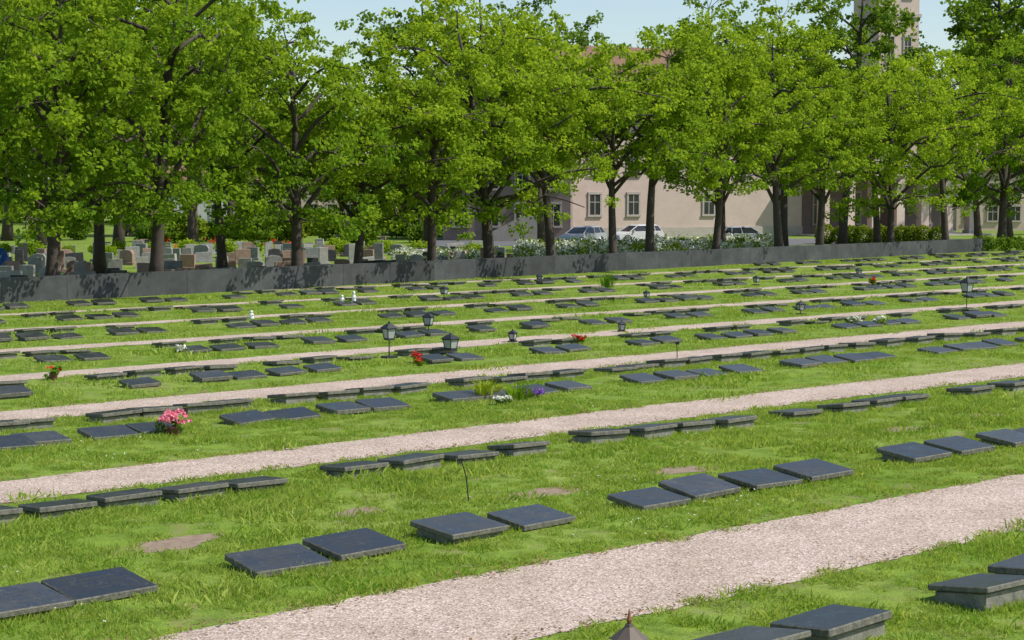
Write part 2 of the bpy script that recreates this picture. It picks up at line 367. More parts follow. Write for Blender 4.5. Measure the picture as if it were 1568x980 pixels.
def grass_field(name,pts,scl,tufts):
    col=bpy.data.collections.new(name+'_tufts')
    for t in tufts: col.objects.link(bpy.data.objects.new('grass_tuft',t))
    me=bpy.data.meshes.new(name); me.from_pydata(pts.tolist(),[],[])
    a=me.attributes.new('scl','FLOAT','POINT'); a.data.foreach_set('value',scl.astype(np.float32))
    o=inst(name,me)
    ng=bpy.data.node_groups.new(name,'GeometryNodeTree'); ng.interface.new_socket('Geometry',in_out='INPUT',socket_type='NodeSocketGeometry'); ng.interface.new_socket('Geometry',in_out='OUTPUT',socket_type='NodeSocketGeometry')
    N=ng.nodes; L=ng.links; gi=N.new('NodeGroupInput'); go=N.new('NodeGroupOutput'); ip=N.new('GeometryNodeInstanceOnPoints'); ci=N.new('GeometryNodeCollectionInfo')
    ci.inputs['Collection'].default_value=col; ci.inputs['Separate Children'].default_value=True; ci.inputs['Reset Children'].default_value=True
    L.new(gi.outputs[0],ip.inputs['Points']); L.new(ci.outputs[0],ip.inputs['Instance']); ip.inputs['Pick Instance'].default_value=True
    rv=N.new('FunctionNodeRandomValue'); rv.data_type='FLOAT_VECTOR'; rv.inputs[0].default_value=(-.05,-.05,0); rv.inputs[1].default_value=(.05,.05,6.283)
    L.new(rv.outputs[0],ip.inputs['Rotation'])
    na=N.new('GeometryNodeInputNamedAttribute'); na.data_type='FLOAT'; na.inputs['Name'].default_value='scl'; L.new(na.outputs[0],ip.inputs['Scale'])
    L.new(ip.outputs[0],go.inputs[0])
    md=o.modifiers.new('scatter','NODES'); md.node_group=ng
    return o
def uvof(X,Y): return X*U.x+Y*U.y, X*Vv.x+Y*Vv.y
def scatter(D0,D1,dens,hs,seed):
    R=np.random.default_rng(seed); n=int((D1*D1-D0*D0)*0.31*dens*1.0)
    Y=np.sqrt(R.random(n)*(D1*D1-D0*D0)+D0*D0); X=(R.random(n)*2-1)*Y*0.31
    u,v=uvof(X,Y); ok=np.ones(n,bool)
    for a,b in PATHS: ok&=~((v>a-.05+R.normal(0,.05,n))&(v<b+.05+R.normal(0,.05,n)))
    ok&=((X-W0[0])*WN[0]+(Y-W0[1])*WN[1])<-.2
    for cu,cv,ru,rv_ in soil_uv: ok&=(((u-cu)/ru)**2+((v-cv)/rv_)**2)>1.0+R.normal(0,.25,n)
    thin=np.sin(X*2.3+1.7*np.sin(Y*.9))+np.sin(Y*2.9+1.3*np.sin(X*1.9+2))+np.sin(u*5.1)*.5
    ok&=~((thin>1.2)&(R.random(n)<.6))
    X,Y,u,v=X[ok],Y[ok],u[ok],v[ok]
    keep=np.ones(len(u),bool)
    for i in range(0,len(u),4000):
        du=np.abs(u[i:i+4000,None]-SA[None,:,0]); dv=np.abs(v[i:i+4000,None]-SA[None,:,1])
        keep[i:i+4000]=~((du<.42)&(dv<.33)).any(1)
    X,Y,v=X[keep],Y[keep],v[keep]; s=(0.7+.6*R.random(len(X)))*hs*(1+0.3*np.sin(X*1.7+np.sin(Y*1.3)*2)*np.sin(Y*1.1))
    s*=np.where(R.random(len(X))<.07,1.6,1.0)*np.where((v>15)&(v<17.5),1.2,1.0)
    return np.stack([X,Y,np.zeros(len(X))],-1),s
tn=[tuft(i,95,.17,.03,.09,.0095) for i in range(6)]
p1,s1=scatter(12,30,19,0.88,1)
ex=[];es=[]
for u,v in slabs:
    if v<26:
        for _ in range(13):
            sd=random.random()
            if sd<.5: a,b=u+random.uniform(-.45,.45),v+random.choice([-1,1])*random.uniform(.36,.48)
            else: a,b=u+random.choice([-1,1])*random.uniform(.48,.56),v+random.uniform(-.35,.35)
            q=UV(a,b); ex.append((q.x,q.y,0)); es.append(random.uniform(.8,1.35))
p1=np.concatenate([p1,np.array(ex)]); s1=np.concatenate([s1,np.array(es)])
grass_field('lawn_grass',p1,s1,tn)
tf=[tuft(20+i,80,.3,.03,.08,.016) for i in range(4)]
p2,s2=scatter(30,60,5.5,1.0,2); grass_field('lawn_grass_middle',p2,s2,tf)
tg=[tuft(30+i,60,.4,.03,.07,.026) for i in range(3)]
p3,s3=scatter(60,100,1.6,1.1,3); grass_field('lawn_grass_far',p3,s3,tg)

# ------------------------------------------------------------------ black wall
def wall_mat():
    m,nt,b=newmat('dark_granite_wall'); N=nt.nodes; L=nt.links
    g=N.new('ShaderNodeNewGeometry'); at=N.new('ShaderNodeAttribute'); at.attribute_name='tint'
    n1=noise(N,L,g.outputs['Position'],1.2,6,0.7); r=ramp(N,[(0.3,(0.045,0.048,0.05)),(0.7,(0.09,0.094,0.094))]); L.new(n1.outputs['Fac'],r.inputs['Fac'])
    n2=noise(N,L,g.outputs['Position'],45,3,0.8); r2=ramp(N,[(0.3,(0.6,)*3),(0.7,(1.25,)*3)]); L.new(n2.outputs['Fac'],r2.inputs['Fac'])
    c=mixc(N,L,1.0,r.outputs['Color'],r2.outputs['Color'],'MULTIPLY')
    ml=N.new('ShaderNodeMath'); ml.operation='MULTIPLY_ADD'; ml.inputs[1].default_value=.35; ml.inputs[2].default_value=.82; L.new(at.outputs['Fac'],ml.inputs[0])
    c=mixc(N,L,1.0,c,ml.outputs[0],'MULTIPLY'); L.new(c,b.inputs['Base Color']); b.inputs['Roughness'].default_value=.6; b.inputs['Specular IOR Level'].default_value=.12
    return m
mb=MB(); s=-24.0; L_=float(np.linalg.norm(W1-W0)); ti=[]
Rw=Matrix(((WD[0],WN[0],0,W0[0]),(WD[1],WN[1],0,W0[1]),(0,0,1,0),(0,0,0,1)))
while s<L_:
    w=2.4; hh=0.80-0.06*max(0,s)/L_
    mb.box((s+w/2,0.2,hh/2-.05),(w-.012,0.4,hh+.1),0,Rw); ti+=[random.random()]*8; s+=w
mb.box(((L_-24)/2,0.2,.3),(L_+23,0.36,.7),0,Rw); ti+=[0]*8
me=mk('granite_boundary_wall',mb.v,mb.f,[wall_mat()],mb.m,tint=ti)

# ------------------------------------------------------------------ trees
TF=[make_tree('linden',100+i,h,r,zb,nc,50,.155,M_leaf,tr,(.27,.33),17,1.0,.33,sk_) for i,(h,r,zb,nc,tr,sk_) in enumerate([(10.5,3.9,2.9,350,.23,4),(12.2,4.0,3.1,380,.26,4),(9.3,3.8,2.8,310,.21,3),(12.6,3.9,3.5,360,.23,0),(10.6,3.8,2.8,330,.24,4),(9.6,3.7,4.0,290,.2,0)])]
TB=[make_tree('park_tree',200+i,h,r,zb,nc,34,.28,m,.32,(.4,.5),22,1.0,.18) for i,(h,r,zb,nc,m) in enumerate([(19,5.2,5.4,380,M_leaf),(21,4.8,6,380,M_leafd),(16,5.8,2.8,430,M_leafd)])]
front=[(-75,1.2,1,1.0),(75,1.2,0,1.04),(235,1.1,1,1.0),(340,6.5,3,.88),(455,1.1,4,.98),(545,2.0,2,.9),(660,1.1,2,1.0),(752,1.3,1,.97),(845,1.2,5,1.1),(940,1.1,5,1.0),(995,1.6,5,1.12),(1095,1.1,3,.9),(1195,1.1,3,1.0),(1255,2.4,3,.95),(1365,1.1,4,.95),(1450,1.1,5,1.12),(1535,2,1,1.05),(1610,1.3,0,1.0)]
random.seed(21)
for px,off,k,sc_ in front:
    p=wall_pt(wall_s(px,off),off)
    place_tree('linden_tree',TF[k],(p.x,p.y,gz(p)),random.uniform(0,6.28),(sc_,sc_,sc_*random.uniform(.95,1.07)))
second=[(-20,16,3,1.0),(150,13,4,1.05),(1105,8,3,1.05),(1345,8,5,1.15),(1500,14,1,1.1)]
for px,off,k,sc_ in second:
    p=wall_pt(wall_s(px,off),off); place_tree('linden_tree',TF[k],(p.x,p.y,gz(p)),random.uniform(0,6.28),sc_)
back=[(-40,112,0,1.1),(60,105,1,1.0),(180,120,1,1.15),(295,112,0,1.05),(655,125,1,.95),(745,122,0,1.05),(430,165,2,.8),(350,180,1,1.1),(240,180,0,1.3),(120,170,1,1.3),(10,165,0,1.4),(520,200,2,.9),(640,200,2,1.1),(830,135,1,.95),(905,205,1,1.2),(1105,135,1,1.0),(1200,142,0,1.1),(1290,140,1,1.1),(1545,140,1,1.15),(1610,140,0,1.2),(1345,230,1,1.3),(1580,190,0,1.4)]
for px,D,k,sc_ in back:
    p=P(px,D)
    place_tree('park_tree',TB[k],(p.x,p.y,gz(p)),random.uniform(0,6.28),sc_)

# distant mass of trees
R=np.random.default_rng(5); C=[];Rd=[]
for i in range(150):
    x=-110+260*i/150+R.normal(0,2); y=250+R.normal(0,8)
    hh=11+4*math.sin(i*.3)+R.random()*4
    for j in range(9): C.append((x+R.normal(0,2.5),y+R.normal(0,2.5),-1+hh*R.random())); Rd.append(2.2+R.random()*1.5)
V_,F_,T_=leaves(np.array(C),np.array(Rd),40,.9,R); mk('distant_trees',V_,F_,[M_leafd],tint=T_)

# shrubs and hedges
def bush(seed,rx,rz,n,size,mat,ncl=26):
    R=np.random.default_rng(seed); d=R.normal(size=(ncl,3)); d/=np.linalg.norm(d,axis=1,keepdims=True); d*=R.random((ncl,1))**.4
    c=d*np.array([rx*.8,rx*.8,rz*.75])+np.array([0,0,rz]); V,F,T=leaves(c,np.full(ncl,rx*.42),n//ncl,size,R,.85,.5); V[:,2]=np.maximum(V[:,2],0.0)
    return mk('shrub_mesh',V,F,[mat],tint=T,obj=False)
BU=[bush(1,1.0,.8,2000,.18,M_hedge),bush(2,1.3,.7,2200,.2,M_leafd),bush(3,.6,.45,1200,.11,M_leaf)]
M_flw=leaf_mat('white_blossom',(0.62,0.64,0.55),(0.8,0.8,0.74),.2,1.0); M_red=leaf_mat('red_blossom',(0.5,0.02,0.02),(0.7,0.06,0.05),.2,1.2); M_pink=leaf_mat('pink_blossom',(0.8,0.12,0.26),(0.88,0.42,0.52),.25,1.1); M_yel=leaf_mat('yellow_foliage',(0.3,0.38,0.03),(0.6,0.55,0.05),.3,1.2); M_pur=leaf_mat('purple_blossom',(0.12,0.05,0.3),(0.25,0.12,0.45),.2,1.1)
def boxball(seed,n=1800):
    R=np.random.default_rng(seed); d=R.normal(size=(n,3)); d/=np.linalg.norm(d,axis=1,keepdims=True); d[:,2]=np.clip(d[:,2],-.75,1)
    V,F,T=leaves(d*np.array([.72,.72,.78])*(.95+.1*R.random((n,1)))+np.array([0,0,.75]),np.full(n,.03),1,.14,R); return mk('clipped_bush_mesh',V,F,[M_hedge],tint=T,obj=False)
BB=[boxball(i) for i in (1,2)]
for x in (1264,1290,1305,1322,1348,1366,1382,1398,1414,1438):
    p=P(x,156-(x-1260)*.03); inst('clipped_bush',BB[x%2],None,(p.x,p.y,gz(p)-.05),x,1.0+.15*random.random())
for i in range(34):
    x=random.uniform(0,700); D=random.uniform(150,200); p=P(x,D); inst('shrub',BU[random.choice([0,1,1])],None,(p.x,p.y,gz(p)),i,random.uniform(.9,1.9))
for i in range(24):
    x=random.uniform(-10,760); D=random.uniform(90,120); p=P(x,D); inst('shrub',BU[2],None,(p.x,p.y,gz(p)),i,random.uniform(.6,1.2))
R=np.random.default_rng(9); hp=[]
for i in range(260):
    hp.append((R.uniform(0,9),R.uniform(-.4,.4),R.uniform(.05,.8)))
V_,F_,T_=leaves(np.array(hp),np.full(260,.22),30,.11,R); o=mk('clipped_hedge',V_,F_,[M_leafd],tint=T_); q=wall_pt(L_+.4,.3); o.location=q; o.rotation_euler=(0,0,math.atan2(WD[1],WD[0])-.35)
def flower_bed(name,x0,x1,o0,o1,n,mats,seed,zz=.55):
    R=np.random.default_rng(seed); C=[]
    for i in range(n):
        x=R.uniform(x0,x1); of=R.uniform(o0,o1); p=wall_pt(wall_s(x,of),of); C.append((p.x,p.y,gz(p)+R.uniform(.1,zz)))
    C=np.array(C)
    V,F,T=leaves(C,np.full(n,.28),14,.13,R); mi=np.repeat((R.random(n)<.55).astype(int),14)
    mk(name,V,F,mats,mi=mi,tint=T)
flower_bed('white_flower_bed',790,1195,4,15,1900,[M_hedge,M_flw],3,.85)
flower_bed('white_flower_bed',600,760,8,16,320,[M_hedge,M_flw],4)
flower_bed('red_flower_bed',240,450,60,75,100,[M_leafd,M_red],5)

# ------------------------------------------------------------------ headstones
HM=[rough_stone('grey_granite',(0.16,0.16,0.16),(0.30,0.30,0.29),5),rough_stone('red_granite',(0.24,0.15,0.12),(0.38,0.26,0.21),5),rough_stone('black_granite',(0.025,0.025,0.028),(0.07,0.07,0.075),5),rough_stone('pale_granite',(0.26,0.25,0.24),(0.42,0.41,0.38),5)]
def headstone(kind,mat):
    mb=MB()
    if kind==0: prof=[(-.33,.12),(.33,.12),(.33,.68),(-.33,.68)]
    elif kind==1: prof=[(-.36,.12),(.36,.12),(.36,.5)]+[(.36*math.cos(a),.5+.09*math.sin(a)) for a in np.linspace(.3,2.84,7)]+[(-.36,.5)]
    elif kind==2: prof=[(-.5,.12),(.5,.12),(.47,.58),(-.47,.52)]
    elif kind==3: prof=[(-.24,.12),(.24,.12),(.23,.9),(-.23,.9)]
    else: prof=[(-.38,.12),(.38,.12),(.4,.5),(.3,.64),(-.05,.68),(-.33,.6)]
    mb.prism(prof,-.09,.09,0); w=max(p[0] for p in prof)
    mb.box((0,0,.05),(w*2+.22,.36,.15),0)
    return mb.mesh('headstone',[mat],bevel=.012)
HS=[headstone(k,m) for k in (0,0,1,2,3,4,2) for m in HM]
hr=math.atan2(WD[1],WD[0])
for off in (5.5,8.5,11.5,14.5,17.5,21,25,29):
    s=wall_s(-40,off); e=wall_s(760 if off<22 else 560,off)
    while s<e:
        if random.random()<.84:
            p=wall_pt(s,off+random.uniform(-.3,.3)); inst('headstone',random.choice(HS),None,(p.x,p.y,gz(p)),-.25+random.gauss(0,.12)+random.choice([0,hr*.6]),random.uniform(.75,1.1))
        s+=random.uniform(1.0,1.8)
for i in range(26):
    x=random.uniform(750,1190); off=random.uniform(4,12); p=wall_pt(wall_s(x,off),off); inst('headstone',random.choice(HS),None,(p.x,p.y,gz(p)),random.uniform(-.2,.5),random.uniform(.7,.95))
for i in range(50):
    p=P(random.uniform(0,600),random.uniform(110,150)); inst('headstone',random.choice(HS),None,(p.x,p.y,gz(p)),random.uniform(-.2,.3),random.uniform(.8,1.2))

# ------------------------------------------------------------------ stone wall, road, buildings
M_stone=rough_stone('fieldstone',(0.08,0.05,0.04),(0.24,0.15,0.12),2.5)
mb=MB(); R_=random.Random(3)
for i in range(90):
    for j in range(3): mb.box((i*.62+R_.uniform(-.1,.1)+(j%2)*.3,R_.uniform(-.1,.1),.2+j*.42),(.56+R_.uniform(0,.12),.6,.4),0,None,R_.uniform(.82,.98))
o=inst('fieldstone_wall',mb.mesh('fieldstone_wall',[M_stone],bevel=.06),None,P(190,182,-1.2),.12)
M_asph=simple('asphalt',(0.12,0.12,0.125),.9,noise=.15,scale=30); 
def quad_sheet(name,pts,mat): mk(name,[tuple(p) for p in pts],[(0,1,2,3)],[mat])
quad_sheet('parking_road',[P(640,150,-1.185),P(1190,150,-1.185),P(1480,172,-1.185),P(640,172,-1.185)],M_asph)

M_plas=rough_stone('pink_plaster',(0.50,0.385,0.325),(0.62,0.495,0.425),.35); M_trim=rough_stone('stone_trim',(0.36,0.32,0.28),(0.48,0.43,0.38),2); M_win=simple('window_glass',(0.03,0.035,0.04),.08,noise=.3,scale=1); M_roof=simple('roof_tiles',(0.20,0.10,0.07),.8,noise=.3,scale=3,bump=.3); M_plasd=rough_stone('brown_plaster',(0.20,0.16,0.14),(0.28,0.22,0.195),.6); M_door=simple('wood_door',(0.09,0.05,0.03),.6)
def window(mb,x,z,w,h,y,arch=False):
    mb.box((x,y-.03,z+h/2),(w,.06,h),2)
    mb.box((x-w/2-.09,y-.06,z+h/2),(.18,.12,h),1); mb.box((x+w/2+.09,y-.06,z+h/2),(.18,.12,h),1)
    mb.box((x,y-.09,z-.1),(w+.5,.18,.2),1); mb.box((x,y-.075,z+h+.12),(w+.4,.15,.24),1)
    mb.box((x,y-.075,z+h/2),(.07,.03,h),1); mb.box((x,y-.075,z+h*.62),(w,.028,.07),1)
def building(name,loc,rz,parts,mats):
    e=empty(name,loc,rz)
    for nm,mb in parts: inst(nm,mb.mesh(nm,mats),e)
    return e
mats=[M_plas,M_trim,M_win,M_roof,M_door,M_plasd]
wl=MB(); wn=MB(); rf=MB(); pc=MB(); tw=MB()
wl.box((15,8,5.5),(30,16,12),0); wl.box((15,-.06,.4),(30.1,.14,1.2),1); wl.box((15,-.1,11.4),(30.3,.3,.45),1)
for i in (0,1,2,4,6): window(wn,2.4+i*4.2,2.3,1.1,2.0,0)
for i in range(7): window(wn,2.4+i*4.2,6.3,1.2,3.0,0)
rf.add([(-.5,-.7,11.62),(30.5,-.7,11.62),(30.5,16.7,11.62),(-.5,16.7,11.62),(2.5,8,19.5),(28,8,19.5)],[(0,1,5,4),(1,2,5),(2,3,4,5),(3,0,4),(0,3,2,1)],3)
wl.box((40,7,4),(19.8,9,9),5); pc.box((40,-.1,7.4),(20,6,1.8),0); pc.box((40,-.1,8.45),(20.5,6.4,.3),1)
for i in range(7): 
    pc.box((31+i*3,-2.6,3.2),(.95,.95,6.6),0); pc.box((31+i*3,-2.6,6.3),(1.2,1.2,.4),1); pc.box((31+i*3,-2.6,.2),(1.2,1.2,.6),1)
for i in range(4): window(wn,33.5+i*4.4,1.2,1.2,3.2,2.5)
pc.box((37,2.4,1.7),(1.9,.2,3.2),4); pc.box((42,2.4,1.7),(1.9,.2,3.2),4)
pc.box((40,-1,-.1),(21,8,.5),1); 
tw.box((47,11,16),(5.2,5.2,32),0); tw.box((47,11,24),(5.6,5.6,.4),1); tw.box((47,11,12),(5.6,5.6,.4),1)
for i in range(2):
    for z in (14,19,26): window(tw,45.9+i*2.2,z,.8,2.6,8.4)
tw.add([(44,8,32),(50,8,32),(50,14,32),(44,14,32),(47,11,41)],[(0,1,4),(1,2,4),(2,3,4),(3,0,4)],3)
building('parish_church',Vector((2.0,172,-1.2)),math.atan2(.36,.93),[('walls',wl),('windows',wn),('roof',rf),('porch',pc),('bell_tower',tw)],mats)
wl=MB(); wn=MB(); rf=MB()
wl.box((6,5,3.8),(12,10,8.6),5)
for i in range(4): window(wn,1.7+i*2.9,1.4,1.2,2.0,0); window(wn,1.7+i*2.9,4.9,1.2,2.0,0)
rf.add([(-.5,-.5,8.15),(12.5,-.5,8.15),(12.5,10.5,8.15),(-.5,10.5,8.15),(-.5,5,11.5),(12.5,5,11.5)],[(0,1,5,4),(2,3,4,5),(1,2,5),(3,0,4),(0,3,2,1)],3)
st=MB()
for i in range(8): st.box((5+i*.32,-1.2,.1+i*.09),(.32,1.6,.2+i*.18),1)
st.box((8.5,-1.2,.75),(1.8,1.6,1.5),1); st.prism([(4.8,0),(9.4,0),(9.4,2.3),(7.5,2.3),(4.8,.9)],-2.25,-2.05,1)
building('plaster_house',Vector((-6.5,166,-1.2)),-.06,[('walls',wl),('windows',wn),('roof',rf),('entrance_stairs',st)],mats)
M_white=rough_stone('pale_plaster',(0.45,0.45,0.44),(0.6,0.6,0.58),.5)
for (px,D,w,h,mt) in [(330,228,15,6,M_white),(480,236,13,7,M_plas),(1555,205,14,7,M_plas)]:
    wl=MB(); wn=MB(); rf=MB(); wl.box((0,4,h/2),(w,8,h),0)
    for i in range(5): window(wn,-w/2+1.6+i*(w-3.2)/4,1.2,1.1,1.6,0); 
    for i in range(5): window(wn,-w/2+1.6+i*(w-3.2)/4,4.0,1.1,1.5,0)
    rf.add([(-w/2-.4,-.4,h+.01),(w/2+.4,-.4,h+.01),(w/2+.4,8.4,h+.01),(-w/2-.4,8.4,h+.01),(-w/2-.4,4,h+3),(w/2+.4,4,h+3)],[(0,1,5,4),(2,3,4,5),(1,2,5),(3,0,4),(0,3,2,1)],3)
    building('distant_house',P(px,D,-1.2),.1,[('walls',wl),('windows',wn),('roof',rf)],[mt]+mats[1:])

# ------------------------------------------------------------------ cars
M_tyre=simple('tyre',(0.02,0.02,0.02),.9); M_rl=simple('tail_light',(0.4,0.01,0.01),.2); M_hl=simple('head_light',(0.7,0.7,0.7),.1); M_rim=simple('rim',(0.4,0.4,0.42),.3,.8)
def car_mesh(paint):
    mb=MB()
    lo=[(-2.05,.35),(2.0,.32),(2.08,.55),(2.0,.72),(1.75,.82),(1.05,.96),(-1.95,1.0),(-2.1,.8),(-2.12,.5)]
    mb.prism(lo,-.86,.86,0)
    vs=[(-1.93,-.8,.99),(1.05,-.8,.95),(1.05,.8,.95),(-1.93,.8,.99),(-1.6,-.62,1.42),(.25,-.62,1.42),(.25,.62,1.42),(-1.6,.62,1.42)]
    mb.add(vs,[(0,3,2,1),(4,5,6,7),(0,1,5,4),(1,2,6,5),(2,3,7,6),(3,0,4,7)],1)
    vr=[(-1.72,-.66,1.41),(.32,-.66,1.41),(.32,.66,1.41),(-1.72,.66,1.41),(-1.5,-.52,1.5),(.05,-.52,1.5),(.05,.52,1.5),(-1.5,.52,1.5)]
    mb.add(vr,[(0,3,2,1),(4,5,6,7),(0,1,5,4),(1,2,6,5),(2,3,7,6),(3,0,4,7)],0)
    for s in (-1,1):
        for a,c in (((-1.95,.8*s,.98),(-1.62,.635*s,1.43)),((1.07,.8*s,.95),(.27,.635*s,1.43)),((-.45,.815*s,.97),(-.55,.64*s,1.43)),((-1.3,.81*s,.98),(-1.25,.64*s,1.43))):
            mb.tube([a,c],[.045,.04],5,0)
        for x in (-1.3,1.3):
            mb.tube([(x,.70*s,.32),(x,.885*s,.32)],[.33,.32],16,2); mb.tube([(x,.87*s,.32),(x,.897*s,.32)],[.2,.18],10,5)
            mb.tube([(x,.6*s,.36),(x,.868*s,.36)],[.4,.4],16,2)
        mb.box((-2.08,.68*s,.84),(.1,.22,.3),3); mb.box((1.98,.62*s,.66),(.2,.34,.13),4); mb.box((.75,.93*s,1.0),(.12,.16,.12),0)
    mb.box((-2.125,0,.72),(.03,.5,.12),4); mb.box((2.06,0,.5),(.06,.9,.14),2); mb.box((-2.1,0,.42),(.1,1.5,.12),2)
    return mb.mesh('car',[paint,M_win,M_tyre,M_rl,M_hl,M_rim],bevel=.02)
M_silver=simple('silver_paint',(0.42,0.44,0.45),.3,.3,noise=.03); M_wp=simple('white_paint',(0.62,0.62,0.6),.3,noise=.03)
c1,c2=car_mesh(M_silver),car_mesh(M_wp)
for px,D,rz,mm in [(892,149,.95+math.pi,c1),(974,156,.5+math.pi,c2),(1140,149,.25,c1)]:
    p=P(px,D); inst('parked_car',mm,None,(p.x,p.y,-1.18),rz,1.12)

# ------------------------------------------------------------------ lanterns
def lantern(name,px,py,h,w,post):
    mb=MB(); z=post
    mb.box((0,0,.02),(w*1.1,w*1.1,.04),0)
    if post>.1: mb.tube([(0,0,0),(0,0,post)],[.014,.012],6,0)
    bh=h-post; 
    mb.box((0,0,z+bh*.06),(w*.7,w*.7,bh*.1),0)
    q0,q1=w*.33,w*.46; a,b=z+bh*.1,z+bh*.6
    vs=[(-q0,-q0,a),(q0,-q0,a),(q0,q0,a),(-q0,q0,a),(-q1,-q1,b),(q1,-q1,b),(q1,q1,b),(-q1,q1,b)]
    mb.add(vs,[(0,3,2,1),(4,5,6,7),(0,1,5,4),(1,2,6,5),(2,3,7,6),(3,0,4,7)],1)
    for i in range(4): mb.tube([vs[i],vs[i+4]],[.013,.013],4,0)
    for i in range(4): mb.tube([[x*1.02 for x in vs[4+i][:2]]+[b],[x*1.02 for x in vs[4+(i+1)%4][:2]]+[b]],[.014,.014],4,0)
    for i in range(4): mb.tube([vs[i],vs[(i+1)%4]],[.012,.012],4,0)
    r=w*.62; mb.add([(-r,-r,b+.01),(r,-r,b+.01),(r,r,b+.01),(-r,r,b+.01),(-r*.3,-r*.3,z+bh*.84),(r*.3,-r*.3,z+bh*.84),(r*.3,r*.3,z+bh*.84),(-r*.3,r*.3,z+bh*.84)],[(0,3,2,1),(4,5,6,7),(0,1,5,4),(1,2,6,5),(2,3,7,6),(3,0,4,7)],0)
    mb.tube([(0,0,z+bh*.84),(0,0,z+bh*.93),(0,0,z+bh)],[w*.14,w*.1,.008],6,0)
    inst(name,mb.mesh(name,[M_black,M_glassl]),None,G(px,py),random.uniform(.2,1.2))
for a in [(596,548,.80,.24,.38),(656,513,.60,.22,.22),(690,543,.50,.27,.10),(785,524,.32,.16,.04),(1226,482,.42,.2,.12),(1480,473,1.0,.30,.48),(680,460,.5,.22,.2),(952,508,.3,.16,.03),(990,460,.35,.16,.1),(1158,437,.4,.2,.1),(826,434,.4,.2,.1),(1315,424,.4,.2,.1)]: lantern('grave_lantern',*a)
mb=MB(); mb.tube([(0,0,0),(0,0,.26)],[.1,.12],8,0); mb.tube([(0,0,.26),(0,0,.35),(0,0,.37)],[.15,.035,.03],8,0); mb.tube([(0,0,.37),(0,0,.40),(0,0,.43),(0,0,.48)],[.012,.022,.012,.004],8,1)
M_cop=simple('copper',(0.25,0.09,0.05),.5,.2); M_brz=simple('weathered_bronze',(0.12,0.095,0.075),.6,.3); q=G(963,1030); inst('grave_lantern',mb.mesh('grave_lantern',[M_brz,M_cop]),None,q,0,1.0)

a=G(718,770); mk_=MB(); mk_.tube([(0,0,-.02),(-.03,0,.3),(-.085,0,.5)],[.009,.009,.008],6); mk_.box((-.09,0,.5),(.06,.02,.03)); inst('metal_stake',mk_.mesh('metal_stake',[M_black]),None,a)
a=G(1037,553); mk_=MB(); mk_.tube([(0,0,-.02),(-.01,0,.4)],[.01,.01],5); mk_.box((0,0,.38),(.08,.02,.06)); inst('metal_stake',mk_.mesh('metal_stake',[M_black]),None,a)

# ------------------------------------------------------------------ flowers
M_vase=simple('clay_pot',(0.12,0.04,0.03),.5)
def bouquet(name,px,py,h,r,n,mat,pot=True,leafn=60,size=.05):
    R=np.random.default_rng(int(px)); e=empty(name,G(px,py),0)
    if pot:
        mb=MB(); mb.tube([(0,0,0),(0,0,h*.35)],[r*.4,r*.55],10); inst('pot',mb.mesh('pot',[M_vase]),e)
    c=R.normal(0,r*.42,(n,3)); c[:,2]=h*.78+R.normal(0,h*.12,n); 
    V,F,T=leaves(c,np.full(n,size*.7),14,size,R); mk('blossoms',V,F,[mat],tint=T,parent=e)
    c=R.normal(0,r*.4,(8,3)); c[:,2]=h*.45+R.normal(0,h*.1,8)
    V,F,T=leaves(c,np.full(8,r*.35),leafn//8,size*1.4,R); mk('stems_and_leaves',V,F,[M_leafd],tint=T,parent=e)
bouquet('pink_flower_bouquet',264,667,.36,.23,44,M_pink,True,110,.045)
bouquet('red_flowers',637,556,.24,.12,12,M_red,True,60,.045)
bouquet('red_flowers',642,560,.14,.12,5,M_red,False,80,.05)
bouquet('purple_pansies',812,610,.14,.2,16,M_pur,False,90,.05)
bouquet('white_flowers',770,620,.14,.18,12,M_flw,False,90,.045)
bouquet('red_white_flowers',888,527,.2,.2,9,M_red,False,90,.05)
bouquet('white_flowers',1308,497,.2,.2,10,M_flw,True,40,.08); bouquet('white_flowers',1347,498,.22,.2,10,M_flw,True,40,.08)
bouquet('white_flowers',275,541,.16,.15,8,M_flw,False,40,.07); bouquet('red_flowers',1336,437,.3,.12,3,M_red,True,60,.07)
bouquet('potted_plant',82,582,.34,.15,2,M_red,True,130,.05)
def blades(name,px,py,n,h,mat,spread=.12):
    R=random.Random(px); mb=MB()
    for i in range(n):
        a=R.random()*6.28; l=h*R.uniform(.6,1); t=R.uniform(.1,.5); b=Vector((math.cos(a)*spread*R.random(),math.sin(a)*spread*R.random(),0)); d=Vector((math.cos(a)*t,math.sin(a)*t,1)).normalized(); s_=Vector((-math.sin(a),math.cos(a),0))*.018
        m_=b+d*l*.6; tp_=m_+(d+Vector((math.cos(a)*.5,math.sin(a)*.5,-.3)))*l*.4
        mb.add([b-s_,b+s_,m_+s_*.8,tp_,m_-s_*.8],[(0,1,2,3,4)])
    inst(name,mb.mesh(name,[mat]),None,G(px,py))
blades('fern_plant',741,612,50,.5,M_yel,.16); blades('daffodil_leaves',793,614,60,.42,M_leaf,.24); blades('yellow_shrub',758,608,30,.34,M_yel)
blades('garden_plant',928,440,60,.7,M_leaf,.3)
M_wst=simple('white_stone',(0.7,0.7,0.66),.6)
